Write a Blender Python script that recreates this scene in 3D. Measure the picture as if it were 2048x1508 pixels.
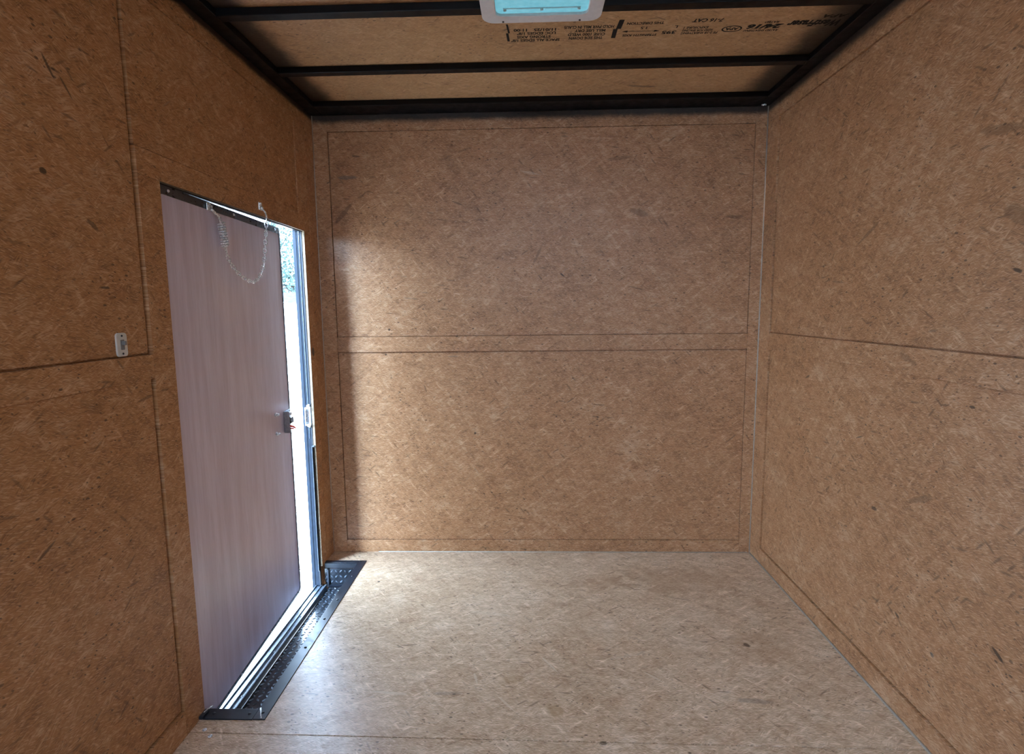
import bpy, bmesh, math, random
from mathutils import Vector, Matrix
random.seed(7)
for o in list(bpy.data.objects): bpy.data.objects.remove(o)
S = bpy.context.scene
C = S.collection
PI = math.pi

# ------------------------------------------------------------------ camera
F_PX = 1116.25
yaw, pitch, roll = 0.0311323, -0.1230513, -0.0108840
cy_, sy_ = math.cos(yaw), math.sin(yaw); cp_, sp_ = math.cos(pitch), math.sin(pitch)
r0 = Vector((cy_, sy_, 0)); f0 = Vector((-sy_, cy_, 0)); u0 = Vector((0, 0, 1))
fw = f0*cp_ + u0*sp_; up = -f0*sp_ + u0*cp_
rr = r0*math.cos(roll) + up*math.sin(roll); uu = -r0*math.sin(roll) + up*math.cos(roll)
cam_d = bpy.data.cameras.new('camera'); cam = bpy.data.objects.new('camera', cam_d); C.objects.link(cam)
cam_d.sensor_width = 36; cam_d.sensor_fit = 'HORIZONTAL'; cam_d.lens = F_PX/2048*36
cam_d.clip_start = 0.02; cam_d.clip_end = 400
M4 = Matrix((rr, uu, -fw)).transposed().to_4x4(); M4.translation = Vector((0.957143, -2.570615, 1.169246))
cam.matrix_world = M4
S.camera = cam
# ------------------------------------------------------------------ light
S.view_settings.view_transform = 'Standard'; S.view_settings.look = 'None'
S.view_settings.gamma = 1; S.view_settings.use_curve_mapping = False
S.view_settings.exposure = 4.55
W = bpy.data.worlds.new('world'); S.world = W; W.use_nodes = True
wn = W.node_tree.nodes; wl = W.node_tree.links
for n in list(wn): wn.remove(n)
tcw = wn.new('ShaderNodeTexCoord'); sxw = wn.new('ShaderNodeSeparateXYZ'); wl.new(tcw.outputs['Generated'], sxw.inputs[0])
rmp = wn.new('ShaderNodeValToRGB'); wl.new(sxw.outputs[2], rmp.inputs[0])
e = rmp.color_ramp.elements; e[0].position = 0.0; e[0].color = (.38, .49, .60, 1); e[1].position = .85; e[1].color = (.74, 1.12, 1.65, 1)
x_ = rmp.color_ramp.elements.new(.30); x_.color = (.60, .82, 1.10, 1)
bg = wn.new('ShaderNodeBackground'); bg.inputs['Strength'].default_value = 2.0
wo = wn.new('ShaderNodeOutputWorld')
# added sky glow on the door side to light the back wall
dp = wn.new('ShaderNodeVectorMath'); dp.operation = 'DOT_PRODUCT'; wl.new(tcw.outputs['Generated'], dp.inputs[0])
dp.inputs[1].default_value = Vector((-.50, -.78, .36)).normalized()
mx = wn.new('ShaderNodeMath'); mx.operation = 'MAXIMUM'; wl.new(dp.outputs['Value'], mx.inputs[0]); mx.inputs[1].default_value = 0
pw = wn.new('ShaderNodeMath'); pw.operation = 'POWER'; wl.new(mx.outputs[0], pw.inputs[0]); pw.inputs[1].default_value = 14
vm = wn.new('ShaderNodeVectorMath'); vm.operation = 'SCALE'; vm.inputs[0].default_value = (1.65, 2.6, 4.0); wl.new(pw.outputs[0], vm.inputs['Scale'])
va = wn.new('ShaderNodeVectorMath'); va.operation = 'ADD'; wl.new(rmp.outputs[0], va.inputs[0]); wl.new(vm.outputs[0], va.inputs[1])
wl.new(va.outputs[0], bg.inputs[0]); wl.new(bg.outputs[0], wo.inputs[0])
sd = bpy.data.lights.new('sun', 'SUN'); sd.energy = 5.0; sd.angle = math.radians(1); sd.color = (1.0, 0.95, 0.88)
so = bpy.data.objects.new('sun', sd); C.objects.link(so)
so.rotation_euler = (Vector((-0.35, -0.50, -0.80))).to_track_quat('-Z', 'Y').to_euler()
def portal(name, loc, direction, sx, sy):
    l = bpy.data.lights.new(name, 'AREA'); l.shape = 'RECTANGLE'; l.size = sx; l.size_y = sy
    l.cycles.is_portal = True
    o = bpy.data.objects.new(name, l); C.objects.link(o); o.location = loc
    o.rotation_euler = Vector(direction).to_track_quat('-Z', 'Y').to_euler()
REAR = -4.0
portal('rear_top_portal', (1.0, REAR-.10, 2.06), (0, .25, -1), 2.1, .34)
portal('door_gap_portal', (-0.118, -.175, 0.69), (1, 0, 0), .25, 1.76)
portal('door_foot_portal', (-0.118, -.70, -.12), (1, 0, 0), .80, .14)
portal('door_head_portal', (-0.118, -.70, 1.525), (1, 0, 0), .80, .07)

# ------------------------------------------------------------------ node helpers
class NT:
    def __init__(s, name, rough=.5, spec=.5, metal=0.):
        s.m = bpy.data.materials.new(name); s.m.use_nodes = True
        s.t = s.m.node_tree; s.b = s.t.nodes['Principled BSDF']
        s.b.inputs['Roughness'].default_value = rough
        s.b.inputs['Specular IOR Level'].default_value = spec
        s.b.inputs['Metallic'].default_value = metal
    def n(s, typ, **kw):
        x = s.t.nodes.new(typ)
        for k, v in kw.items(): setattr(x, k, v)
        return x
    def l(s, a, b): s.t.links.new(a, b)
    def val(s, x, sock):
        if isinstance(x, (int, float)): sock.default_value = x
        elif isinstance(x, (tuple, list)): sock.default_value = x
        else: s.l(x, sock)
    def math(s, op, a, b=0., c=None, clamp=False):
        x = s.n('ShaderNodeMath', operation=op, use_clamp=clamp)
        s.val(a, x.inputs[0]); s.val(b, x.inputs[1])
        if c is not None: s.val(c, x.inputs[2])
        return x.outputs[0]
    def rng(s, v, a, b, c=0., d=1., smooth=True):
        x = s.n('ShaderNodeMapRange', interpolation_type='SMOOTHSTEP' if smooth else 'LINEAR')
        s.val(v, x.inputs[0]); s.val(a, x.inputs[1]); s.val(b, x.inputs[2]); s.val(c, x.inputs[3]); s.val(d, x.inputs[4])
        return x.outputs[0]
    def mix(s, f, a, b, mode='MIX'):
        x = s.n('ShaderNodeMix', data_type='RGBA', blend_type=mode)
        s.val(f, x.inputs[0]); s.val(a, x.inputs[6]); s.val(b, x.inputs[7])
        return x.outputs[2]
    def map(s, v, scale=(1, 1, 1), rz=0., loc=(0, 0, 0)):
        # rotate first, then stretch
        a = s.n('ShaderNodeMapping'); s.l(v, a.inputs[0]); a.inputs['Rotation'].default_value = (0, 0, rz); a.inputs['Location'].default_value = loc
        b = s.n('ShaderNodeMapping'); s.l(a.outputs[0], b.inputs[0]); b.inputs['Scale'].default_value = scale
        return b.outputs[0]
    def noise(s, v, scale=1., detail=2., rough=.5, dim='2D'):
        x = s.n('ShaderNodeTexNoise', noise_dimensions=dim); s.l(v, x.inputs['Vector'])
        x.inputs['Scale'].default_value = scale; x.inputs['Detail'].default_value = detail; x.inputs['Roughness'].default_value = rough
        return x.outputs['Fac']
    def bump(s, h, strength=.3, dist=.001):
        x = s.n('ShaderNodeBump'); s.l(h, x.inputs['Height']); x.inputs['Strength'].default_value = strength; x.inputs['Distance'].default_value = dist
        s.l(x.outputs[0], s.b.inputs['Normal'])

def osb(name, plane, base=(.43, .207, .088), light=(.62, .385, .225), dark=(.20, .080, .030), marks=(), rough=.42, spec=.5, grain=0.0, overspray=None, contrast=1.0):
    """pressed strand board; plane picks the two world axes that run along the sheet"""
    m = NT(name, rough, spec)
    tc = m.n('ShaderNodeTexCoord'); sep = m.n('ShaderNodeSeparateXYZ'); m.l(tc.outputs['Object'], sep.inputs[0])
    uv = m.n('ShaderNodeCombineXYZ'); m.l(sep.outputs['XYZ'.index(plane[0])], uv.inputs[0]); m.l(sep.outputs['XYZ'.index(plane[1])], uv.inputs[1])
    UV = uv.outputs[0]
    oi = m.n('ShaderNodeObjectInfo')
    off = m.n('ShaderNodeCombineXYZ'); m.val(m.math('MULTIPLY', oi.outputs['Random'], 9.), off.inputs[0]); m.val(m.math('MULTIPLY', oi.outputs['Random'], 17.), off.inputs[1])
    add = m.n('ShaderNodeVectorMath', operation='ADD'); m.l(UV, add.inputs[0]); m.l(off.outputs[0], add.inputs[1])
    # gentle warp so that strands curl
    wn_ = m.n('ShaderNodeTexNoise', noise_dimensions='2D'); m.l(add.outputs[0], wn_.inputs['Vector']); wn_.inputs['Scale'].default_value = 3.5; wn_.inputs['Detail'].default_value = 3.
    sc = m.n('ShaderNodeVectorMath', operation='SCALE'); m.l(wn_.outputs['Color'], sc.inputs[0]); sc.inputs['Scale'].default_value = .026
    wv = m.n('ShaderNodeVectorMath', operation='ADD'); m.l(add.outputs[0], wv.inputs[0]); m.l(sc.outputs[0], wv.inputs[1])
    V = wv.outputs[0]
    # fine fibres at several angles
    f = []
    for k, (a, sx, sy) in enumerate([(.08, 22, 330), (-.38, 26, 350), (.50, 28, 330), (-.85, 34, 340)]):
        f.append(m.noise(m.map(V, (sx, sy, 1), a+grain, (k*3.1, k*1.7, 0)), 1., 2., .6))
    sel = m.noise(V, 30., 2.); sel2 = m.noise(m.map(V, (1, 1, 1), 0, (5, 9, 0)), 26., 2.)
    fa = m.n('ShaderNodeMix'); m.l(m.rng(sel, .38, .62), fa.inputs[0]); m.l(f[0], fa.inputs[2]); m.l(f[1], fa.inputs[3])
    fb = m.n('ShaderNodeMix'); m.l(m.rng(sel, .38, .62), fb.inputs[0]); m.l(f[2], fb.inputs[2]); m.l(f[3], fb.inputs[3])
    ff = m.n('ShaderNodeMix'); m.l(m.rng(sel2, .46, .66), ff.inputs[0]); m.l(fa.outputs[0], ff.inputs[2]); m.l(fb.outputs[0], ff.inputs[3])
    fib = ff.outputs[0]
    # flakes
    fl = []; 
    for k, (a, sx, sy) in enumerate([(.1, 13, 75), (-.6, 12, 80), (.9, 14, 70)]):
        vo = m.n('ShaderNodeTexVoronoi', voronoi_dimensions='2D'); m.l(m.map(V, (sx, sy, 1), a+grain, (k*2.3, k*4.1, 0)), vo.inputs['Vector']); vo.inputs['Scale'].default_value = 1.
        ss = m.n('ShaderNodeSeparateColor'); m.l(vo.outputs['Color'], ss.inputs[0]); fl.append((ss.outputs[0], ss.outputs[1], vo.outputs['Distance']))
    avg = m.math('MULTIPLY', m.math('ADD', m.math('ADD', fl[0][0], fl[1][0]), fl[2][0]), 1/3)
    blot = m.noise(V, 2.3, 4., .6)
    mid = m.noise(V, 16., 4., .65)
    tone = m.math('ADD', m.math('ADD', m.math('MULTIPLY', m.math('SUBTRACT', fib, .5), 1.25*contrast), m.math('MULTIPLY', m.math('SUBTRACT', avg, .5), .50*contrast)),
                  m.math('ADD', m.math('MULTIPLY', m.math('SUBTRACT', blot, .5), .45), m.math('MULTIPLY', m.math('SUBTRACT', mid, .5), .5)))
    lo = m.rng(tone, -.42, .02, 1., 0.); hi = m.rng(tone, .0, .42)
    col = m.mix(m.math('MULTIPLY', lo, .75), base + (1,), dark + (1,))
    col = m.mix(m.math('MULTIPLY', hi, .8), col, light + (1,))
    # fine light scratches of resin
    fine = m.noise(m.map(V, (60, 420, 1), .35+grain), 1., 1.)
    col = m.mix(m.math('MULTIPLY', m.rng(fine, .58, .72), .45), col, (light[0]*1.25, light[1]*1.28, light[2]*1.4, 1))
    fine2 = m.noise(m.map(V, (45, 380, 1), -.2+grain, (9, 4, 0)), 1., 1.)
    col = m.mix(m.math('MULTIPLY', m.rng(fine2, .64, .74), .5), col, (dark[0]*.6, dark[1]*.6, dark[2]*.6, 1))
    # long pale strands
    for k, th in ((0, .965), (1, .955), (2, .972)):
        lf = m.math('MULTIPLY', m.math('GREATER_THAN', fl[k][0], th), m.rng(fl[k][2], .06, .26, 1., 0.))
        col = m.mix(m.math('MULTIPLY', lf, .45*contrast), col, (light[0]*1.2, light[1]*1.22, light[2]*1.3, 1))
    # scattered dark flakes and bark specks
    patch = m.rng(m.noise(V, 3.1, 2.), .46, .60)
    for k, th in ((0, .955), (1, .955), (2, .962)):
        core = m.rng(fl[k][2], .10, .34, 1., 0.)
        d = m.math('MULTIPLY', m.math('MULTIPLY', m.math('GREATER_THAN', fl[k][1], th), core), .55)
        col = m.mix(m.math('MULTIPLY', d, m.math('ADD', m.math('MULTIPLY', patch, .7), .3)), col, (.10, .045, .018, 1))
    spk = m.rng(m.noise(m.map(V, (1, 1, 1), 0, (3, 7, 0)), 4.5, 3.), .42, .60, .35, 1.)
    for k, (scl, th, r) in enumerate(((26., .90, .17), (60., .90, .24))):
        vo = m.n('ShaderNodeTexVoronoi', voronoi_dimensions='2D'); m.l(m.map(V, (1, 1.9, 1), .5*k), vo.inputs['Vector']); vo.inputs['Scale'].default_value = scl
        ss = m.n('ShaderNodeSeparateColor'); m.l(vo.outputs['Color'], ss.inputs[0])
        d = m.math('MULTIPLY', m.math('GREATER_THAN', ss.outputs[0], th), m.rng(vo.outputs['Distance'], r*.5, r, 1., 0.))
        col = m.mix(m.math('MULTIPLY', m.math('MULTIPLY', d, .75), spk), col, (.06, .028, .012, 1))
    # individual flakes and scuffs at their own places: (u, v, half length, half width, angle, strength, colour)
    for (u, v, a, b, ang, st, cc) in marks:
        mp = m.n('ShaderNodeMapping', vector_type='TEXTURE'); m.l(UV, mp.inputs[0]); mp.inputs['Location'].default_value = (u, v, 0)
        mp.inputs['Rotation'].default_value = (0, 0, ang); mp.inputs['Scale'].default_value = (a, b, 1)
        ln = m.n('ShaderNodeVectorMath', operation='LENGTH'); m.l(mp.outputs[0], ln.inputs[0])
        wob = m.math('ADD', ln.outputs['Value'], m.math('MULTIPLY', m.math('SUBTRACT', mid, .5), 1.6))
        col = m.mix(m.math('MULTIPLY', m.rng(wob, .65, 1.1, 1., 0.), st), col, cc + (1,))
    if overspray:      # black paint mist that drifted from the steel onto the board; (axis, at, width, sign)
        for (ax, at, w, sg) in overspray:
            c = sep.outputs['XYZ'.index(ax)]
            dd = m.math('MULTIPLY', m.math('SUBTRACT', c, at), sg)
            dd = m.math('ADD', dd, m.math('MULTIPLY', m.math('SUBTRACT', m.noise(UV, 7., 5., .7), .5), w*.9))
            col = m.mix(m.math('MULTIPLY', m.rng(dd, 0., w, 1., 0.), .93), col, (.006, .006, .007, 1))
    m.l(col, m.b.inputs['Base Color'])
    m.l(m.rng(fib, .3, .7, rough+.08, rough-.05), m.b.inputs['Roughness'])
    m.bump(m.math('ADD', m.math('MULTIPLY', fib, .7), m.math('MULTIPLY', avg, .5)), .28, .0006)
    return m.m
def plain(name, col, rough=.5, spec=.5, metal=0., nscale=None, namp=.2, bump=0.):
    m = NT(name, rough, spec, metal)
    if nscale:
        tc = m.n('ShaderNodeTexCoord'); v = tc.outputs['Object']
        n = m.noise(v, nscale, 4., .6, '3D')
        c = m.mix(m.rng(n, .3, .7), tuple(x*(1-namp) for x in col)+(1,), tuple(min(1, x*(1+namp)) for x in col)+(1,))
        m.l(c, m.b.inputs['Base Color'])
        if bump: m.bump(n, bump, .001)
        m.l(m.rng(n, .3, .7, rough*.85, min(1, rough*1.15)), m.b.inputs['Roughness'])
    else: m.b.inputs['Base Color'].default_value = col + (1,)
    return m.m

K = (.055, .028, .012); G = (.13, .115, .10); BR = (.13, .062, .026); LT = (.72, .58, .42)
DK = (.02, .015, .012)
M = {}
M['osb_back'] = osb('strand_board_back', 'XZ', marks=[
    (.138, 1.758, .055, .009, 0, .55, G), (.126, 1.606, .065, .009, .82, .55, BR), (.186, 1.850, .022, .005, -.1, .6, K),
    (.634, 1.641, .035, .004, -.35, .6, BR), (1.111, 1.315, .014, .006, -.7, .85, K), (1.874, 1.561, .045, .008, -.05, .6, BR), (1.455, 1.585, .06, .013, -.22, .45, BR),
    (.998, 1.405, .05, .007, 1.1, .45, BR), (.600, .949, .030, .004, .03, .5, G), (.967, 1.765, .05, .006, -.2, .3, LT), (.669, 1.866, .05, .005, .3, .4, BR),
    (1.889, .549, .03, .004, .7, .6, BR), (1.438, 1.255, .04, .004, -.25, .55, BR), (.29, .96, .006, .006, 0, .8, K), (.31, 1.075, .006, .005, 0, .9, K),
    (.47, .80, .02, .003, -1.3, .6, K), (1.15, .74, .03, .003, .6, .6, K), (.70, .585, .008, .006, 0, .9, K), (1.36, 1.82, .07, .008, .1, .4, BR)],
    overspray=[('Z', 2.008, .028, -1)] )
M['osb_right'] = osb('strand_board_right', 'YZ', marks=[
    (-1.323, 1.238, .016, .006, .3, .9, K), (-.769, 1.382, .07, .006, -.5, .45, BR), (-1.236, .924, .010, .004, 0, .85, K), (-1.035, .284, .014, .005, .4, .8, K),
    (-1.179, .256, .009, .008, 0, .7, G), (-1.37, .383, .02, .005, .5, .9, K), (-1.316, 1.354, .05, .02, .5, .4, BR), (-.62, 1.245, .05, .004, .1, .5, BR), (-.9, .55, .013, .006, 0, .8, K),
    (-1.1, .65, .05, .01, -.4, .45, BR), (-.45, .9, .02, .004, -.4, .7, K), (-.8, .75, .02, .003, -.3, .8, K), (-1.25, 1.55, .07, .012, .2, .45, BR), (-1.0, 1.02, .05, .012, .3, .4, BR)],
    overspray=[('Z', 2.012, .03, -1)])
M['osb_left'] = osb('strand_board_left', 'YZ', base=(.43, .205, .076), marks=[
    (-1.537, .70, .03, .004, .5, .7, K), (-1.41, 1.663, .03, .004, -1.0, .8, K), (-1.37, 1.638, .025, .003, -.9, .7, K), (-1.314, 1.225, .014, .003, 0, .8, K),
    (-1.216, .954, .035, .004, .15, .6, BR), (-1.45, 1.45, .009, .007, 0, .9, K), (-1.33, 1.36, .02, .006, -.6, .6, K), (-.128, .985, .012, .022, .3, .9, DK)],
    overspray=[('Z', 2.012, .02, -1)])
M['osb_floor'] = osb('strand_board_floor', 'XY', base=(.57, .385, .235), light=(.82, .62, .44), dark=(.33, .185, .095), contrast=1.25, rough=.34, spec=.5, marks=[
    (1.705, -.741, .010, .012, .4, .95, DK), (.30, -.30, .006, .006, 0, .9, DK), (.532, -.755, .030, .003, .1, .6, BR), (.50, -.765, .018, .003, -.5, .6, BR),
    (1.62, -1.02, .06, .012, -.1, .35, G), (1.02, -1.07, .03, .03, .6, .45, (.34, .19, .07)), (.9, -.93, .035, .02, .2, .35, (.34, .19, .07)), (1.55, -.43, .06, .006, -.3, .4, BR),
    (.70, -1.0, .05, .008, .05, .3, G), (1.62, -.28, .30, .13, -.1, .30, (.30, .155, .070)), (1.25, -.30, .16, .07, .2, .30, (.32, .165, .075)), (1.75, -.75, .14, .10, .3, .30, (.32, .17, .08)), (.88, -1.04, .045, .004, -.9, .6, LT), (1.02, -.86, .05, .004, -1.0, .6, LT), (.78, -.93, .03, .004, -1.3, .6, LT), (1.35, -.92, .05, .004, -.8, .55, LT), (.52, -1.0, .06, .006, -.1, .5, LT), (1.3, -.8, .08, .01, .3, .3, LT), (.8, -.55, .09, .012, -.2, .3, LT), (1.15, -1.19, .012, .008, 0, .7, K)])
M['osb_ceiling'] = osb('strand_board_ceiling', 'XY', base=(.50, .29, .135), light=(.66, .44, .25), dark=(.30, .17, .08), marks=[
    (1.42, -.19, .06, .01, .15, .6, K)], rough=.4,
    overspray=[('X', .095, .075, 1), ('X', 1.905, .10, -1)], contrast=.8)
M['cut_edge'] = plain('cut_board_edge', (.15, .11, .07), .8, .2, 0, 160, .35, .3)
M['black_paint'] = plain('black_painted_steel', (.010, .013, .020), .36, .5, 0, 40, .3, .05)
M['bow_paint'] = plain('matt_black_painted_steel', (.003, .003, .004), .45, .22, 0, 30, .3, .1)
M['tread'] = plain('black_tread_plate', (.014, .016, .020), .17, .8, 0, 60, .3, .02)
M['lozenge_glint'] = plain('painted_tread_glints', (.13, .15, .18), .28, .8, .5, 60, .3, .02)  # paler colour paints in the light that the raised lozenges catch
M['alu'] = plain('brushed_aluminium', (.34, .36, .39), .33, .6, .85, 90, .15, .05)
M['dark_alu'] = plain('dark_door_frame_metal', (.055, .06, .07), .30, .6, .5, 60, .2, .05)
M['jamb'] = plain('dark_jamb_metal', (.006, .009, .014), .5, .10, 0, 60, .2, .05)
M['sill'] = plain('dull_sill_metal', (.085, .10, .12), .32, .5, .6, 90, .2, .05)
M['rubber'] = plain('black_rubber_seal', (.012, .012, .013), .6, .3, 0, 80, .2, .1)
M['zinc'] = plain('zinc_plated_steel', (.78, .80, .82), .28, .8, .45, 200, .12)
M['white_plastic'] = plain('white_switch_plastic', (.68, .66, .60), .4, .5, 0, 60, .05)
M['grey_plastic'] = plain('grey_toggle_plastic', (.20, .19, .18), .4, .5, 0, 60, .1)
M['red'] = plain('red_plastic', (.75, .03, .03), .4, .5)
M['lamp_rim'] = plain('white_lamp_rim', (.72, .70, .70), .45, .4, 0, 70, .04)
M['ink'] = plain('black_stamp_ink', (.014, .013, .012), .7, .2, 0, 300, .5)
M['lit_edge_bead'] = plain('sealant_and_lit_edges', (.42, .36, .29), .6, .4, 0, 90, .1, .2)
M['concrete'] = plain('pale_gravel_ground', (.22, .22, .21), .9, .2, 0, 1.5, .12, .3)
M['outer_skin'] = plain('grey_outer_skin', (.30, .31, .32), .4, .5, 0, 3, .05)
M['bark'] = plain('bark', (.02, .017, .014), .9, .2, 0, 12, .4, .5)
M['leaf'] = plain('green_leaf', (.020, .040, .034), .6, .3, 0, 6, .5)
M['shed_roof'] = plain('grey_blue_roof_sheet', (.004, .006, .008), .8, .05, 0, 5, .2)
M['shed_wall'] = plain('pale_shed_wall', (.72, .72, .70), .7, .3, 0, 3, .08)
M['post'] = plain('red_brown_post', (.03, .017, .013), .7, .3, 0, 8, .2)
# door skin: smooth printed plywood, vertical grain
dm = NT('lilac_grey_plywood', .30, .6)
tc = dm.n('ShaderNodeTexCoord'); v = tc.outputs['Object']
mp = dm.n('ShaderNodeMapping'); dm.l(v, mp.inputs[0]); mp.inputs['Scale'].default_value = (14, 14, 1.3)
g1 = dm.noise(mp.outputs[0], 1.6, 6., .62, '3D')
mp2 = dm.n('ShaderNodeMapping'); dm.l(v, mp2.inputs[0]); mp2.inputs['Scale'].default_value = (230, 230, 11)
g2 = dm.noise(mp2.outputs[0], 1., 3., .6, '3D')
c = dm.mix(dm.rng(g1, .3, .7), (.58, .50, .61, 1), (.70, .64, .77, 1))
c = dm.mix(dm.math('MULTIPLY', dm.rng(g2, .52, .72), .45), c, (.46, .39, .49, 1))
dm.l(c, dm.b.inputs['Base Color']); dm.bump(g2, .10, .0004); M['door_skin'] = dm.m
# lamp lens
lm = NT('lit_lamp_lens', .25, .5); tc = lm.n('ShaderNodeTexCoord')
n = lm.noise(tc.outputs['Object'], 60, 2., .5, '3D')
lm.l(lm.mix(n, (.12, .36, .44, 1), (.25, .52, .58, 1)), lm.b.inputs['Base Color'])
lm.b.inputs['Emission Color'].default_value = (.16, .50, .62, 1); lm.b.inputs['Emission Strength'].default_value = .030
M['lens'] = lm.m
M['reflector'] = plain('lamp_reflector', (.55, .78, .82), .3, .5)

# ------------------------------------------------------------------ mesh helpers
def obj(name, bm, mat, parent=None, smooth=False, bevel=0.):
    me = bpy.data.meshes.new(name)
    bmesh.ops.recalc_face_normals(bm, faces=bm.faces)
    bm.to_mesh(me); bm.free()
    for p in me.polygons: p.use_smooth = smooth
    me.materials.append(M[mat] if isinstance(mat, str) else mat)
    o = bpy.data.objects.new(name, me); C.objects.link(o)
    if parent: o.parent = parent
    if bevel:
        b = o.modifiers.new('bevel', 'BEVEL'); b.width = bevel; b.segments = 2; b.limit_method = 'ANGLE'
    return o
def box(bm, x0, x1, y0, y1, z0, z1, mtx=None):
    vs = [bm.verts.new((x, y, z)) for z in (z0, z1) for y in (y0, y1) for x in (x0, x1)]
    for f in ((0, 2, 3, 1), (4, 5, 7, 6), (0, 1, 5, 4), (2, 6, 7, 3), (0, 4, 6, 2), (1, 3, 7, 5)): bm.faces.new([vs[i] for i in f])
    if mtx: bmesh.ops.transform(bm, matrix=mtx, verts=vs)
    return vs
def boxes(*bs):
    bm = bmesh.new()
    for b in bs: box(bm, *b)
    return bm
def cyl(bm, a, b, r, n=12, r2=None, cap=True):
    a, b = Vector(a), Vector(b); d = (b-a).normalized()
    t = d.orthogonal().normalized(); s = d.cross(t); r2 = r if r2 is None else r2
    A = [bm.verts.new(a+(t*math.cos(2*PI*i/n)+s*math.sin(2*PI*i/n))*r) for i in range(n)]
    B = [bm.verts.new(b+(t*math.cos(2*PI*i/n)+s*math.sin(2*PI*i/n))*r2) for i in range(n)]
    for i in range(n): bm.faces.new((A[i], A[(i+1) % n], B[(i+1) % n], B[i]))
    if cap: bm.faces.new(A[::-1]); bm.faces.new(B)
def tube(bm, pts, r, n=6, closed=False):
    pts = [Vector(p) for p in pts]; rings = []; N = len(pts)
    prev = None
    for i, p in enumerate(pts):
        if closed: d = pts[(i+1) % N]-pts[i-1]
        else: d = pts[min(i+1, N-1)]-pts[max(i-1, 0)]
        d.normalize()
        t = d.orthogonal().normalized() if prev is None else (prev-d*prev.dot(d)).normalized()
        prev = t; s = d.cross(t)
        rings.append([bm.verts.new(p+(t*math.cos(2*PI*k/n)+s*math.sin(2*PI*k/n))*r) for k in range(n)])
    for i in range(N if closed else N-1):
        A, B = rings[i], rings[(i+1) % N]
        for k in range(n): bm.faces.new((A[k], A[(k+1) % n], B[(k+1) % n], B[k]))
    if not closed: bm.faces.new(rings[0][::-1]); bm.faces.new(rings[-1])
def rrect(w, h, r, n=6):
    pts = []
    for cx, cy, a0 in ((w/2-r, h/2-r, 0), (-w/2+r, h/2-r, PI/2), (-w/2+r, -h/2+r, PI), (w/2-r, -h/2+r, 1.5*PI)):
        for i in range(n+1):
            a = a0+PI/2*i/n; pts.append((cx+r*math.cos(a), cy+r*math.sin(a)))
    return pts
def prism(bm, pts, z0, z1, mtx=None):
    A = [bm.verts.new((x, y, z0)) for x, y in pts]; B = [bm.verts.new((x, y, z1)) for x, y in pts]; n = len(pts)
    bm.faces.new(A[::-1]); bm.faces.new(B)
    for i in range(n): bm.faces.new((A[i], A[(i+1) % n], B[(i+1) % n], B[i]))
    if mtx: bmesh.ops.transform(bm, matrix=mtx, verts=A+B)
def ring(bm, outer, inner, z0, z1, mtx=None):
    vs = []
    L = [[bm.verts.new((x, y, z)) for x, y in P] for z in (z0, z1) for P in (outer, inner)]
    n = len(outer)
    for i in range(n):
        j = (i+1) % n
        bm.faces.new((L[0][i], L[1][i], L[1][j], L[0][j])); bm.faces.new((L[2][i], L[2][j], L[3][j], L[3][i]))
        bm.faces.new((L[0][i], L[0][j], L[2][j], L[2][i])); bm.faces.new((L[1][i], L[3][i], L[3][j], L[1][j]))
    for l in L: vs += l
    if mtx: bmesh.ops.transform(bm, matrix=mtx, verts=vs)
def struct(name, bm, mat, parent=None, **kw):
    o = obj(name, bm, mat, parent, **kw)
    if not parent: o['kind'] = 'structure'
    return o
def tag(o, label, cat, group=None):
    o['label'] = label; o['category'] = cat
    if group: o['group'] = group
    return o
def thing(name, label, cat, loc=(0, 0, 0), group=None):
    o = bpy.data.objects.new(name, None); C.objects.link(o); o.location = loc; o.empty_display_size = .05
    return tag(o, label, cat, group)
def child(o, parent):        # keep world place under an empty that is moved but not turned
    o.parent = parent; o.location = -parent.location; return o

# ------------------------------------------------------------------ room shell
H = 2.024; CZ = 2.046; T = .008
P = .0055          # sheet face lies this far behind the batten face
D = .013           # bottom of the narrow joints
g = .0018
struct('wall_back', boxes((-.05, 2.05, D, .05, -.15, 2.10), (.066+.003, 1.95-g, P, D+.002, 1.043+g, 1.955-g), (.066+.003, 1.95-g, P, D+.002, .060+g, .973-.0065)), 'osb_back')
struct('wall_left', boxes((-.045, -D, REAR, -1.125, -.05, 2.10), (-.045, -D, -1.125, -.14, 1.535, 2.10), (-.045, -D, -.14, .05, -.15, 2.10), (-.045, -D, REAR, -1.125, -.15, -.05),
      (-D-.002, -P, REAR, -1.192, 1.062+.005, 1.9525-g), (-D-.002, -P, REAR, -1.180-.009, .074+.006, 1.0001), (-D-.002, -.003, -1.180, -.203-.003, 1.574+g, 1.9525-g)), 'osb_left')
struct('wall_right', boxes((2+D, 2.05, REAR, .05, -.15, 2.10), (2+P, 2+D+.002, REAR, -.110-.005, 1.050+.005, 1.949-g), (2+P, 2+D+.002, REAR, -.110-.005, .070+.004, .9761)), 'osb_right')
struct('ceiling', boxes((-.05, 2.05, REAR, .05, CZ, 2.075)), 'osb_ceiling')
# rear ramp door, hinged at the floor behind the camera and leaning open
RAMP = math.radians(.36)
bm = boxes((.02, 1.98, -.04, 0, 0, 1.98))
bmesh.ops.transform(bm, matrix=Matrix.Translation((0, REAR, -.02)) @ Matrix.Rotation(RAMP, 4, 'X'), verts=bm.verts)
struct('door_2', bm, 'osb_back')
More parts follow.
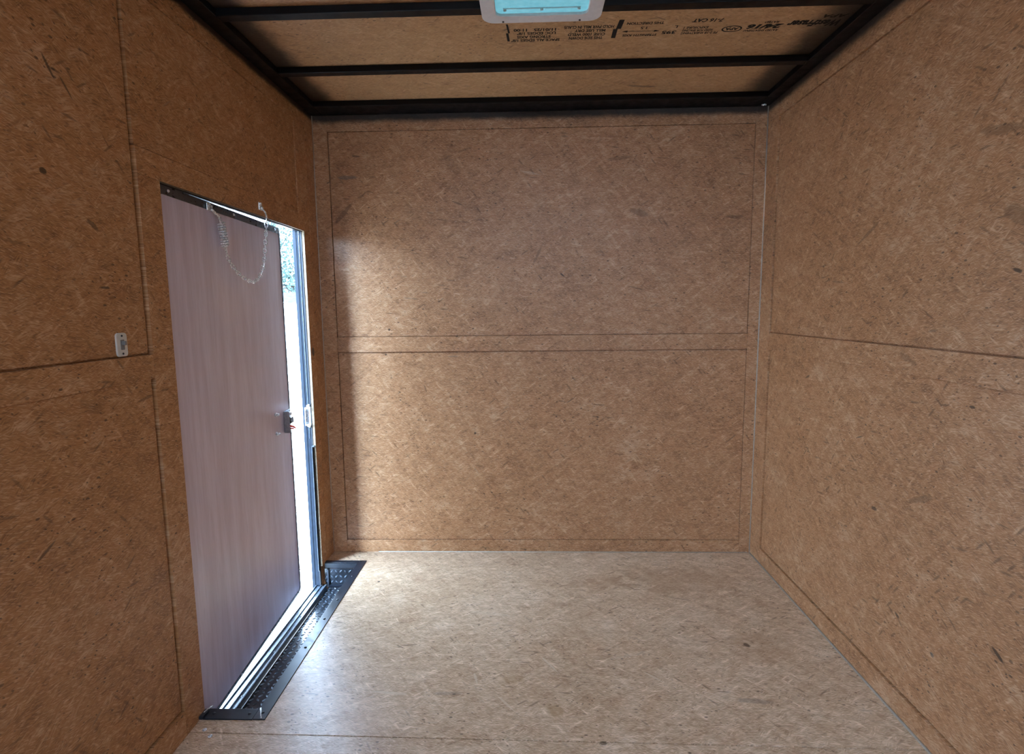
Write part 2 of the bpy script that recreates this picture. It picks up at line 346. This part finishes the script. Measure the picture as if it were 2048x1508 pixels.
# floor sheets, cut out round the step well; the joint runs just behind the well
def sheet(polys):
    bm = bmesh.new()
    for P in polys: prism(bm, P, -.018, 0)
    return bm
def yj(x): return -1.168 - .0145*x
fl_ = struct('floor', sheet([[(0, -.118), (2.0, -.118), (2.0, 0), (0, 0)], [(.17, -1.105), (2.0, -1.105), (2.0, -.118), (.17, -.118)],
                       [(0, yj(0)), (2.0, yj(2.0)), (2.0, -1.105), (0, -1.105)]]), 'osb_floor')
f2 = obj('floor_sheet', sheet([[(0, REAR), (2.0, REAR), (2.0, yj(2)-.0035), (0, yj(0)-.0035)]]), 'osb_floor', fl_)
obj('subfloor', boxes((-.05, 2.05, REAR, -1.14, -.08, -.021), (.20, 2.05, -1.14, .05, -.08, -.021)), 'black_paint', fl_)
struct('ground', boxes((-70, 60, -60, 110, -.75, -.62)), 'concrete')

# battens of the same board that frame every sheet
tn = [0]
def strip(mat, *b):
    tn[0] += 1
    o = struct('trim_%d' % tn[0], boxes(b), mat, bevel=.0007); return o
strip('osb_back', .0, .066, 0, D, 0, H); strip('osb_back', 1.950, 2.0, 0, D, 0, H)
strip('osb_back', .0665, 1.9495, 0, D, 1.955, H); strip('osb_back', .0665, 1.9495, 0, D, .973, 1.043)
o = struct('baseboard_back', boxes((.0665, 1.9495, 0, D, 0, .060)), 'osb_back', bevel=.0007)
strip('osb_right', 2.0, 2+D, -.110, 0, 0, H); strip('osb_right', 2.0, 2+D, REAR, -.1105, 1.949, H); strip('osb_right', 2.0, 2+D, REAR, -.1105, .976, 1.050)
struct('baseboard_right', boxes((2.0, 2+D, REAR, -.1105, 0, .070)), 'osb_right', bevel=.0007)
strip('osb_left', -D, 0, -.086, 0, 0, H)                    # corner
strip('osb_left', -D, 0, -.203, -.0905, 1.507, 1.952)       # plank beside the door, upper
strip('osb_left', -D, 0, -.155, -.0905, 0.0, 1.5065)        # plank beside the door
strip('osb_left', -D, 0, -1.180, -.2035, 1.507, 1.574)      # header
strip('osb_left', -D, 0, -1.180, -1.095, 0, 1.5065)         # hinge side
strip('osb_left', -D, 0, REAR, -.0865, 1.9525, H)           # top
strip('osb_left', -D, 0, REAR, -1.1805, 1.0, 1.062)         # middle
struct('baseboard_left', boxes((-D, 0, REAR, -1.1805, 0, .074)), 'osb_left', bevel=.0007)
# pale cut edges of the boards round the doorway
bm = boxes((-.0095, .0004, -.1575, -.1552, .0, 1.507), (-.0095, .0004, -1.095, -.1552, 1.5052, 1.507))
tn[0] += 1; struct('trim_%d' % tn[0], bm, 'cut_edge')
# thin pale beads: joint sealant, and in upright corners drawn-in lit batten edges
tn[0] += 1
bm = bmesh.new(); cyl(bm, (1.999, -.001, .0), (1.999, -.001, H), .0028, 8); cyl(bm, (1.998, -.01, .001), (1.998, REAR+.2, .001), .0042, 8); cyl(bm, (.22, -.001, .001), (1.99, -.001, .001), .0024, 8); cyl(bm, (.001, -.001, 0.01), (.001, -.001, H), .0018, 8)
struct('trim_%d' % tn[0], bm, 'lit_edge_bead', smooth=True)

# door frame lining the opening (far jamb, header, hinge jamb)
fr = struct('door_frame', boxes((-.036, -.0095, -.1565, -.1515, -.11, 1.512), (-.036, -.0095, -1.100, -.157, 1.507, 1.512), (-.036, -.0095, -1.122, -1.100, -.11, 1.512)), 'jamb')
fr.name = 'trim_30'
obj('rubber_seal', boxes((-.0155, -.0105, -.1590, -.1565, -.10, 1.505), (-.0155, -.0105, -1.09, -.16, 1.502, 1.507)), 'rubber', fr, bevel=.001)
obj('frame_ridge', boxes((-.0255, -.0235, -.1585, -.1565, .60, 1.505)), 'sill', fr)
obj('outer_flange', boxes((-.050, -.036, -.1585, -.13, -.14, 1.55), (-.052, -.036, -1.14, -.163, 1.512, 1.55)), 'jamb', fr)
# strike on the far jamb
st = thing('door_strike', 'small bright metal latch keeper screwed to the far door jamb', 'latch', (-.022, -.157, .70))
child(obj('keeper', boxes((-.0355, -.0325, -.172, -.157, .662, .742), (-.0325, -.010, -.172, -.169, .662, .668), (-.0325, -.010, -.172, -.169, .736, .742), (-.0325, -.010, -.158, -.157, .655, .750)), 'zinc', bevel=.0006), st)
for z in (.657, .750):
    bm = bmesh.new(); cyl(bm, (-.020, -.158, z), (-.020, -.165, z), .0055, 12); child(obj('screw', bm, 'zinc', smooth=True), st)
sb = tag(obj('jamb_bracket', boxes((-.0150, -.0120, -.168, -.1575, -.02, .570), (-.0150, -.002, -.168, -.160, .564, .570)), 'sill', bevel=.0006), 'long thin metal strip standing on the far door jamb below the latch keeper', 'bracket')

# ------------------------------------------------------------------ entry door, ajar
ANG = math.radians(3.5)
door = bpy.data.objects.new('door_1', None); C.objects.link(door); door['kind'] = 'structure'
door['label'] = 'grey-brown side entry door standing slightly ajar, black edge trim'; door.empty_display_size = .05
DX = -.0070; DY = -1.100
door.location = (DX, DY, 0); door.rotation_euler = (0, 0, ANG)
DW = .834
# local frame: y along the door, +x faces the room
ZB, ZT = -.057, 1.5020
def rr2(y0, y1, z0, z1, r):
    return [((y0+y1)/2+a, (z0+z1)/2+b) for a, b in rrect(y1-y0, z1-z0, r)]
YZ = Matrix(((0, 0, 1, 0), (1, 0, 0, 0), (0, 1, 0, 0), (0, 0, 0, 1)))   # (a,b,c) -> x=c, y=a, z=b
bm = bmesh.new(); prism(bm, rr2(0, DW-.004, ZB+.004, ZT-.004, .016), -.004, -.001, YZ); obj('door_panel', bm, 'door_skin', door)
bm = bmesh.new(); prism(bm, rr2(0, DW-.002, ZB+.002, ZT-.002, .018), -.022, -.0042, YZ); obj('door_core', bm, 'outer_skin', door)
bm = bmesh.new(); ring(bm, rr2(0, DW, ZB, ZT, .02), rr2(.008, DW-.009, ZB+.010, ZT-.024, .014), -.001, .0012, YZ)
ring(bm, rr2(0, DW, ZB, ZT, .02), rr2(.003, DW-.003, ZB+.003, ZT-.003, .018), -.024, -.001, YZ); obj('edge_trim', bm, 'dark_alu', door)
bm = bmesh.new(); 
for y, z in [(.05, ZT-.011), (.43, ZT-.011), (DW-.05, ZT-.011), (DW-.005, 1.20), (DW-.005, .87), (DW-.005, .30), (DW-.005, .04), (DW-.03, ZB+.006), (.5, ZB+.006), (.25, ZB+.006)]:
    s = bmesh.new(); cyl(s, (.001, y, z), (.0042, y, z), .0048, 12, .003); obj('screw', s, 'zinc', door, smooth=True)
bm.free()
hg = bmesh.new()
for z in (.12, 1.34): cyl(hg, (-.026, .0, z-.05), (-.026, .0, z+.05), .007, 12)
obj('hinge', hg, 'alu', door, smooth=True)
# latch on the door edge
obj('latch_plate', boxes((.0012, .024, DW-.078, DW-.074, .667, .757), (.0012, .004, DW-.074, DW-.006, .667, .757)), 'alu', door, bevel=.001)
obj('latch_bolt', boxes((.004, .018, DW-.045, DW-.012, .700, .726), (.004, .012, DW-.066, DW-.05, .695, .735)), 'dark_alu', door, bevel=.002)
bm = bmesh.new(); cyl(bm, (.006, DW-.035, .741), (.017, DW-.035, .741), .007, 12); cyl(bm, (.006, DW-.02, .741), (.012, DW-.02, .741), .004, 10); obj('latch_screw', bm, 'zinc', door, smooth=True)
bm = bmesh.new(); tube(bm, [(.006, DW-.062, .690), (.016, DW-.050, .692), (.022, DW-.036, .686), (.024, DW-.022, .678)], .0045, 8); tube(bm, [(.010, DW-.052, .680), (.018, DW-.042, .680), (.022, DW-.034, .676)], .0035, 8)
o = obj('release_tab', bm, 'red', door, smooth=True); o['label'] = 'red release tab'
for z in (.760, .683):
    bm = bmesh.new(); cyl(bm, (-.001, DW-.158, z), (.006, DW-.158, z), .0075, 14); cyl(bm, (.006, DW-.158, z), (.016, DW-.158, z), .0045, 12); obj('bolt', bm, 'zinc', door, smooth=True)

# ------------------------------------------------------------------ door check spring and chain
def dpt(y, z, off=0.):     # point on door face (world) at along-door distance y
    return Vector((DX + (off)*math.cos(ANG) - y*math.sin(ANG), DY + y*math.cos(ANG) + off*math.sin(ANG), z))
ch = thing('door_chain', 'bright spring and slack link chain tying the door top to its header', 'chain', (0, -.8, 1.49))
P0 = dpt(.258, 1.487, .004)
bm = bmesh.new(); box(bm, -.012, .012, -.0015, .0015, -.012, .012)
mt = Matrix.Translation(P0) @ Matrix.Rotation(ANG, 4, 'Z') @ Matrix.Rotation(PI/2, 4, 'Z')
bmesh.ops.transform(bm, matrix=mt, verts=bm.verts); child(obj('door_bracket', bm, 'zinc', bevel=.0008), ch)
for dy in (-.006, .007):
    bm = bmesh.new(); a = P0+Vector((0.001, dy, .003-abs(dy)*.3)); cyl(bm, a, a+Vector((.006, 0, 0)), .0042, 10); child(obj('bracket_screw', bm, 'zinc', smooth=True), ch)
PA = dpt(.272, 1.476, .010); PB = dpt(.300, 1.462, .014)
bm = bmesh.new(); tube(bm, [PA+Vector((0, -.010, .004)), PA, PB, PB+Vector((0, .004, -.003))], .0042, 8); child(obj('ring_hook', bm, 'zinc', smooth=True), ch)
SA = dpt(.306, 1.446, .016); SB = dpt(.323, 1.373, .016); SC = dpt(.331, 1.345, .016)
ax = (SB-SA).normalized(); s1 = ax.orthogonal().normalized(); s2 = ax.cross(s1)
side = Vector((0, 1, 0)); side = (side-ax*side.dot(ax)).normalized(); s1 = side; s2 = ax.cross(s1)
# compression spring: coil with two drawbar rods inside
bm = bmesh.new(); pts = []
turns = 10
for i in range(turns*14+1):
    a = 2*PI*i/14; pts.append(SA + (SB-SA)*(i/(turns*14)) + (s1*math.cos(a)+s2*math.sin(a))*.0105)
tube(bm, pts, .0024, 6); child(obj('spring', bm, 'zinc', smooth=True), ch)
bm = bmesh.new()
for sg in (-1, 1):
    tube(bm, [PB+s1*sg*.003, SA+s1*sg*.0058, SB+s1*sg*.0062, SB+s1*sg*.012+ax*.002], .0014, 6)
    tube(bm, [SC+s1*sg*.001, SB+ax*.006+s1*sg*.0045, SA+s1*sg*.0042], .0013, 6)
child(obj('drawbar', bm, 'zinc', smooth=True), ch)
# header bracket
HB = Vector((.0015, -.545, 1.540))
child(obj('header_bracket', boxes((0.0, .003, -.557, -.535, 1.526, 1.552)), 'zinc', bevel=.001), ch)
for z, y in ((1.547, -.551), (1.534, -.541)):
    bm = bmesh.new(); cyl(bm, (.002, y, z), (.008, y, z), .0045, 10); child(obj('bracket_screw', bm, 'zinc', smooth=True), ch)
bm = bmesh.new(); tube(bm, [(.004, -.535, 1.530), (.010, -.529, 1.522), (.011, -.523, 1.510), (.010, -.520, 1.502)], .003, 8); child(obj('header_hook', bm, 'zinc', smooth=True), ch)
# link chain through picture-measured droop
ctrl = [SC, (-.010, -.757, 1.327), (-.006, -.735, 1.304), (-.002, -.700, 1.283), (.001, -.655, 1.270), (.002, -.628, 1.2695), (.004, -.595, 1.285), (.006, -.570, 1.316), (.008, -.552, 1.36), (.010, -.539, 1.42), (.010, -.528, 1.47), (.010, -.521, 1.502)]
ctrl = [Vector(p) for p in ctrl]
def cr(P, t):
    n = len(P)-1; i = min(int(t*n), n-1); u = t*n-i
    p0, p1, p2, p3 = P[max(i-1, 0)], P[i], P[i+1], P[min(i+2, n)]
    return .5*((2*p1)+(p2-p0)*u+(2*p0-5*p1+4*p2-p3)*u*u+(3*p1-p0-3*p2+p3)*u**3)
dense = [cr(ctrl, i/600) for i in range(601)]
acc = [0]
for i in range(600): acc.append(acc[-1]+(dense[i+1]-dense[i]).length)
NL = 27; L = acc[-1]
def at(s):
    for i in range(600):
        if acc[i+1] >= s: return dense[i]+(dense[i+1]-dense[i])*((s-acc[i])/max(1e-9, acc[i+1]-acc[i]))
    return dense[-1]
bm = bmesh.new()
ll = L/NL*.5+.0022
lk = [(math.cos(a)*.0052, 0, math.sin(a)*.0052+(ll-.0052)*(1 if math.sin(a) >= 0 else -1)) for a in [2*PI*(i+.5)/12 for i in range(12)]]
tube(bm, lk, .0018, 6, True)
link0 = obj('chain_link', bm, 'zinc', smooth=True)
for k in range(NL):
    o = link0 if k == 0 else link0.copy()
    if k: C.objects.link(o)
    o.parent = ch
    a, b = at(L*k/NL), at(L*(k+1)/NL); d = (b-a).normalized()
    q = d.to_track_quat('Z', 'X').to_matrix().to_4x4()
    o.matrix_basis = Matrix.Translation((a+b)/2-ch.location) @ q @ Matrix.Rotation(PI/2*(k % 2)+.5, 4, 'Z')

# ------------------------------------------------------------------ step well
sw = thing('step_well', 'black steel step well with diamond tread plate sunk below the side door', 'step', (.08, -.61, -.1))
X1, Y0, Y1 = .190, -1.122, -.103; x1, y0, y1 = .154, -1.080, -.140; WZ = -.110
bm = boxes((x1, X1, Y0+.001, Y1, .0, .0035))
child(obj('floor_angle', bm, 'black_paint', bevel=.0008), sw)
bm = boxes((.0, x1-.0006, Y0, y0, .0, .0035), (.0, .012, Y0-.004, y0-.012, .0035, .012)); child(obj('near_angle', bm, 'black_paint', bevel=.0008), sw)
bm = boxes((-.004, x1-.0006, -.122, Y1, .0, .0035)); child(obj('far_angle', bm, 'black_paint', bevel=.0008), sw)
child(obj('riser_frame', boxes((x1-.003, x1, y0, -.125, WZ, -.0002), (.0, x1-.003, -.128, -.122, -.024, -.0002), (-.030, x1, y0-.004, y0, WZ, -.0002), (.012, .020, -.140, -.133, WZ+.002, -.0255), (-.012, x1-.003, -.139, -.133, WZ, WZ+.010)), 'black_paint'), sw)
# diamond tread: raised lozenges on plate, as one mesh per plate
def loz(bm, c, ang, e1, e2, nrm, L_=.0165, w=.0034, h=.0024):
    d = e1*math.cos(ang)+e2*math.sin(ang); s = nrm.cross(d)
    base = [c+d*L_*.5*t+s*w*k for t, k in ((-1, 0), (-.45, .8), (0, 1), (.45, .8), (1, 0), (.45, -.8), (0, -1), (-.45, -.8))]
    top = [c+d*L_*.5*t*.72+s*w*k*.45+nrm*h for t, k in ((-1, 0), (-.45, .8), (0, 1), (.45, .8), (1, 0), (.45, -.8), (0, -1), (-.45, -.8))]
    A = [bm.verts.new(p) for p in base]; B = [bm.verts.new(p) for p in top]
    for i in range(8): bm.faces.new((A[i], A[(i+1) % 8], B[(i+1) % 8], B[i])).material_index = 1
    bm.faces.new(B).material_index = 1
def treadplate(org, e1, e2, a, b):
    e1, e2 = Vector(e1), Vector(e2); nrm = e1.cross(e2); org = Vector(org)
    bm = bmesh.new()
    v = [bm.verts.new(org+e1*i*a+e2*j*b) for i, j in ((0, 0), (1, 0), (1, 1), (0, 1))]; bm.faces.new(v)
    w = [bm.verts.new(org+e1*i*a+e2*j*b-nrm*.003) for i, j in ((0, 0), (1, 0), (1, 1), (0, 1))]; bm.faces.new(w[::-1])
    for i in range(4): bm.faces.new((v[i], w[i], w[(i+1) % 4], v[(i+1) % 4]))
    st = .0195; ni, nj = int(a/st), int(b/st)
    for i in range(ni):
        for j in range(nj):
            c = org+e1*(i+.5)*a/ni+e2*(j+.5)*b/nj+nrm*.0001
            loz(bm, c, PI/4 if (i+j) % 2 else -PI/4, e1, e2, nrm)
    return bm
child(obj('tread_plate', treadplate((.018, y0, WZ), (1, 0, 0), (0, 1, 0), x1-.003-.018, .938), 'tread'), sw)
child(obj('far_riser_plate', treadplate((.0, -.132, WZ+.010), (1, 0, 0), (0, 0, 1), x1-.004, .076), 'tread'), sw)
for o in sw.children:
    if o.name.startswith(('tread_plate', 'far_riser_plate')): o.data.materials.append(M['lozenge_glint'])
for x, y in ((.172, -1.095), (.172, -.78), (.172, -.60), (.174, -.46), (.172, -.26), (.165, -.118), (.03, -1.100), (.135, -1.100)):
    bm = bmesh.new(); cyl(bm, (x, y, .003), (x, y, .0060), .0052, 12, .0035); child(obj('screw', bm, 'black_paint', smooth=True), sw)
bm = bmesh.new(); tube(bm, [(.158, -1.078, .0045), (.168, -1.100, .005), (.178, -1.118, .0045)], .0022, 6); child(obj('weld_bead', bm, 'zinc', smooth=True), sw); bm = bmesh.new(); tube(bm, [(.012, -1.076, .008), (.006, -1.10, .012), (.002, -1.122, .006)], .0025, 6)
o = child(obj('weld_bead', bm, 'zinc', smooth=True), sw)
# threshold between well and doorway
sl = tag(obj('door_threshold', boxes((.010, .0165, -1.075, -.160, -.112, -.086), (-.006, .010, -1.075, -.160, -.112, -.094), (-.010, -.006, -1.075, -.160, -.112, -.089), (-.030, -.010, -1.075, -.160, -.112, -.096), (-.034, -.030, -1.075, -.160, -.112, -.090), (-.040, -.034, -1.075, -.160, -.112, -.098)), 'sill', bevel=.0008), 'ribbed bright metal door sill between the black step well and the outside', 'threshold')
for y in (-.90, -.66, -.42, -.25):
    bm = bmesh.new(); cyl(bm, (.002, y, -.095), (.002, y, -.0915), .0045, 12, .003); obj('screw', bm, 'dark_alu', sl, smooth=True)
tag(obj('frame_rail', boxes((-.048, 2.0, -.18, .05, -.20, -.151), (-.048, -.0, -1.2, -.2, -.20, -.113)), 'black_paint'), 'black steel chassis rail running under the door sill', 'chassis rail')

# ------------------------------------------------------------------ ceiling steel
def bow(y0_, y1_, label, name='roof_bow'):
    o = obj(name, boxes((.050, 1.950, y0_, y1_, H, CZ)), 'bow_paint', bevel=.002); return tag(o, label, 'ceiling beam', 'black steel roof bows')
bow(-.448, -.413, 'black steel roof bow crossing the ceiling, first one out from the back wall')
bow(-.852, -.815, 'black steel roof bow crossing the ceiling behind the square white lamp')
tag(obj('roof_end_rail', boxes((.050, 1.950, -.112, .006, H, CZ)), 'bow_paint', bevel=.002), 'wide black steel rail along the top of the back wall', 'ceiling beam')
tag(obj('roof_side_rail', boxes((-.006, .0495, REAR, .006, H, CZ)), 'bow_paint', bevel=.002), 'black steel rail along the top of the wall with the door', 'ceiling beam', 'black roof side rails')
tag(obj('roof_side_rail', boxes((1.9505, 2.006, REAR, .006, H, CZ)), 'bow_paint', bevel=.002), 'black steel rail along the top of the plain right wall', 'ceiling beam', 'black roof side rails')
bm = bmesh.new(); 
tube(bm, [(1.968, -.030, H-.002), (1.974, -.034, H-.006), (1.970, -.040, H-.007), (1.962, -.036, H-.008), (1.957, -.034, H-.006)], .0032, 8)
tag(obj('metal_clip', bm, 'zinc', smooth=True), 'tiny bright metal clip under the black rail in the right back corner', 'clip')

# ------------------------------------------------------------------ ceiling lamp
lp = thing('ceiling_lamp', 'white rimmed rounded ceiling lamp with pale cyan lens on the black bow', 'ceiling lamp', (1.0, -.93, 2.0))
cyL = -.806-.15
mt = Matrix.Translation((1.0, cyL, 0))
bm = bmesh.new(); ring(bm, rrect(.345, .30, .036, 8), rrect(.262, .222, .018, 8), 2.004, H-.0005, mt); child(obj('rim', bm, 'lamp_rim', bevel=.002), lp)
bm = bmesh.new(); prism(bm, rrect(.264, .224, .018, 8), 2.012, 2.016, mt); child(obj('lens', bm, 'lens'), lp)
for k in (-1, 0, 1):
    bm = bmesh.new(); cyl(bm, (1.0+k*.105, cyL+.088, 2.013), (1.0+k*.105, cyL+.088, 2.008), .0045, 12); child(obj('lens_screw', bm, 'reflector', smooth=True), lp)
child(obj('lens_rib', boxes((.89, 1.11, cyL+.080, cyL+.083, 2.009, 2.0122)), 'reflector', bevel=.0008), lp)
for k in (-1, 1):
    bm = bmesh.new(); cyl(bm, (1.0+k*.112, cyL+.139, 2.005), (1.0+k*.112, cyL+.139, 2.0015), .003, 10); child(obj('rim_screw', bm, 'dark_alu', smooth=True), lp)

# ------------------------------------------------------------------ switch
sp = thing('light_switch', 'small white rounded toggle switch plate on the board wall left of the door', 'light switch', (-P, -1.2835, 1.093))
bm = bmesh.new(); prism(bm, rr2(-.0175, .0175, -.028, .028, .008), 0, .0045, YZ); obj('plate', bm, 'white_plastic', sp, bevel=.0015)
bm = bmesh.new(); prism(bm, rr2(-.006, .006, -.012, .012, .002), .0045, .0058, YZ); obj('slot', bm, 'grey_plastic', sp)
obj('toggle', boxes((.005, .014, -.003, .003, -.001, .009)), 'grey_plastic', sp, bevel=.001)
for z in (-.021, .021):
    bm = bmesh.new(); cyl(bm, (.0040, 0, z), (.0056, 0, z), .0025, 10); obj('screw', bm, 'dark_alu', sp)

# ------------------------------------------------------------------ small things on the floor
for (x, y, lab) in ((.037, -1.160, 'bright screw head in the floor, just behind the sheet joint near the step well'), (.066, -1.183, 'bright screw head in the floor, on the camera side of the sheet joint')):
    bm = bmesh.new(); ring(bm, [(x+.006*math.cos(a), y+.006*math.sin(a)) for a in [2*PI*i/16 for i in range(16)]], [(x+.0022*math.cos(a), y+.0022*math.sin(a)) for a in [2*PI*i/16 for i in range(16)]], -.0004, .0012)
    cyl(bm, (x, y, -.0004), (x, y, .0004), .003, 12)
    tag(obj('floor_screw', bm, 'zinc'), lab, 'screw', 'bright screw heads at the floor joint')

# ------------------------------------------------------------------ ink stamp on the ceiling sheet
ceil_o = bpy.data.objects['ceiling']
def text(s, x0, x1, y0, y1, shear=0., bold=0.):
    """reads from the back wall side: text runs towards -x, tops towards -? ; fits the box"""
    cu = bpy.data.curves.new('printed_text', 'FONT'); cu.body = s; cu.size = 1; cu.shear = shear; cu.offset = bold; cu.resolution_u = 3
    to = bpy.data.objects.new('printed_text', cu); C.objects.link(to)
    dg = bpy.context.evaluated_depsgraph_get(); me = bpy.data.meshes.new_from_object(to.evaluated_get(dg))
    bpy.data.objects.remove(to)
    xs = [v.co.x for v in me.vertices]; ys = [v.co.y for v in me.vertices]
    ax, bx, ay, by = min(xs), max(xs), min(ys), max(ys)
    for v_ in me.vertices:
        u = (v_.co.x-ax)/(bx-ax); w = (v_.co.y-ay)/(by-ay)
        v_.co = Vector((x1-(x1-x0)*u, y0+(y1-y0)*w, CZ-.0004))
    me.materials.clear(); me.materials.append(M['ink'])
    o = bpy.data.objects.new('printed_text', me); C.objects.link(o); o.parent = ceil_o
    return o

for i, (t, a, b) in enumerate((('SPACE ALL EDGES 1/8"', .905, 1.065), ('STRONG AXIS', .925, 1.035), ('LOC EDGES 1/8"', .925, 1.050), ('11/01/25   11:00', .915, 1.050))):
    y = -.613 - i*.023; text(t, a, b, y, y+.018, bold=.035)
for i, (t, a, b) in enumerate((('THIS SIDE DOWN', 1.095, 1.205), ('CUSE 1000 WELD', 1.090, 1.210), ('MILL USE DRY  *', 1.095, 1.208), ('HOLD PWR MILL IN CLAUS', 1.075, 1.232))):
    y = -.620 - i*.024; text(t, a, b, y, y+.019, bold=.035)
text('STRENGTH AXIS', 1.268, 1.378, -.628, -.613, bold=.035); text('1.5', 1.318, 1.338, -.676, -.660, bold=.03); text('THIS DIRECTION', 1.270, 1.385, -.705, -.689, bold=.035)
text('395', 1.392, 1.437, -.645, -.623, bold=.03); text('L', 1.424, 1.434, -.678, -.662, bold=.03)
for i, t in enumerate(('PS 2-18 SHEATHING', 'SIZED FOR SPACING', 'EXPOSURE 1')):
    y = -.632 - i*.018; text(t, 1.455, 1.572-.02*i, y, y+.014, bold=.035)
text('7-16 CAT', 1.470, 1.565, -.716, -.694, shear=.15, bold=.035)
text('APA', 1.590, 1.632, -.655, -.637, bold=.04)
text('RATED SHEATHING', 1.652, 1.762, -.638, -.625, shear=.2, bold=.035); text('24/16', 1.655, 1.765, -.672, -.642, shear=.2, bold=.06); text('RATED', 1.70, 1.745, -.690, -.678, shear=.2, bold=.04)
text('WestFraser', 1.775, 1.935, -.690, -.650, shear=.25, bold=.045); text('APA', 1.865, 1.940, -.722, -.702, shear=.25, bold=.03)
bm = bmesh.new()
def bar(x0, x1, yt, yb, w):       # slanted registration bar
    vs = [bm.verts.new(p) for p in ((x0, yt, CZ-.0004), (x0+w, yt, CZ-.0004), (x1+w, yb, CZ-.0004), (x1, yb, CZ-.0004))]; bm.faces.new(vs)
bar(.892, .897, -.712, -.655, .006); bar(.890, .893, -.655, -.600, .008)
bar(1.243, 1.240, -.722, -.665, .016); bar(1.232, 1.233, -.665, -.605, .014)
def hbar(x0, x1, y, w):
    vs = [bm.verts.new(p) for p in ((x0, y, CZ-.0004), (x1, y, CZ-.0004), (x1, y+w, CZ-.0004), (x0, y+w, CZ-.0004))]; bm.faces.new(vs)
hbar(1.275, 1.370, -.648, .003)
for x, d in ((1.262, 1), (1.383, -1)):
    vs = [bm.verts.new(p) for p in ((x, -.6465, CZ-.0004), (x+d*.018, -.640, CZ-.0004), (x+d*.018, -.653, CZ-.0004))]; bm.faces.new(vs)
n_ = 28
A = [bm.verts.new((1.611+.032*math.cos(2*PI*i/n_), -.646+.021*math.sin(2*PI*i/n_), CZ-.0004)) for i in range(n_)]
B = [bm.verts.new((1.611+.027*math.cos(2*PI*i/n_), -.646+.016*math.sin(2*PI*i/n_), CZ-.0004)) for i in range(n_)]
for i in range(n_): bm.faces.new((A[i], A[(i+1) % n_], B[(i+1) % n_], B[i]))
obj('printed_marks', bm, 'ink', ceil_o)

# ------------------------------------------------------------------ outdoors seen through the gap
def tree(x, y, h, r, seed, label):
    rnd = random.Random(seed)
    t = thing('tree', label, 'tree', (x, y, -.62), 'trees beyond the yard')
    bm = bmesh.new(); top = Vector((x+rnd.uniform(-.3, .3), y, -.62+h*.6))
    cyl(bm, (x, y, -.65), top, r*.07, 10, r*.04)
    for k in range(7):
        a = rnd.uniform(0, 2*PI); z = -.62+h*rnd.uniform(.3, .55)
        cyl(bm, (x, y, z), (x+math.cos(a)*r*.6, y+math.sin(a)*r*.6, z+h*.22), r*.03, 6, r*.01)
    child(obj('trunk', bm, 'bark', smooth=True), t)
    bm = bmesh.new()
    cl = [(Vector((x, y, -.62+h*.62))+Vector((rnd.gauss(0, .38)*r, rnd.gauss(0, .38)*r, rnd.gauss(0, .16)*h)), r*rnd.uniform(.28, .5)) for _ in range(16)]
    for c0, rad in cl:
        for _ in range(260):
            d = Vector((rnd.gauss(0, 1), rnd.gauss(0, 1), rnd.gauss(0, 1))).normalized()*rad*rnd.uniform(.5, 1)**.4
            p = c0+d; s = rnd.uniform(.10, .2)
            e1 = Vector((rnd.gauss(0, 1), rnd.gauss(0, 1), rnd.gauss(0, 1))).normalized(); e2 = e1.orthogonal().normalized()
            vs = [bm.verts.new(p+e1*s), bm.verts.new(p+e2*s*.45), bm.verts.new(p-e1*s), bm.verts.new(p-e2*s*.45)]; bm.faces.new(vs)
    child(obj('crown', bm, 'leaf'), t)
tree(-15.5, 37.0, 7.2, 3.0, 3, 'pale green leafy tree glimpsed through the door gap beyond the grey roof')
tree(-21.5, 52.0, 9.5, 3.6, 5, 'farther green tree glimpsed through the door gap beside the nearer one')
sh = thing('shed', 'low pale shed with grey-blue roof glimpsed through the door gap', 'shed', (-10.5, 23.5, -.62))
child(obj('shed_wall', boxes((-12.6, -8.9, 22.6, 25.2, -.62, 1.50)), 'shed_wall'), sh)
bm = bmesh.new(); prism(bm, [(22.2, 1.50), (25.6, 1.50), (23.9, 2.02)], -12.9, -8.6, YZ); child(obj('shed_roof', bm, 'shed_roof'), sh)
bm = bmesh.new(); cyl(bm, (-8.02, 18.02, -.64), (-8.02, 18.02, 1.52), .045, 12); box(bm, -8.075, -7.965, 17.965, 18.075, 1.52, 1.55)
tag(obj('fence_post', bm, 'post'), 'thin red-brown post standing in the bright yard seen through the door gap', 'post')
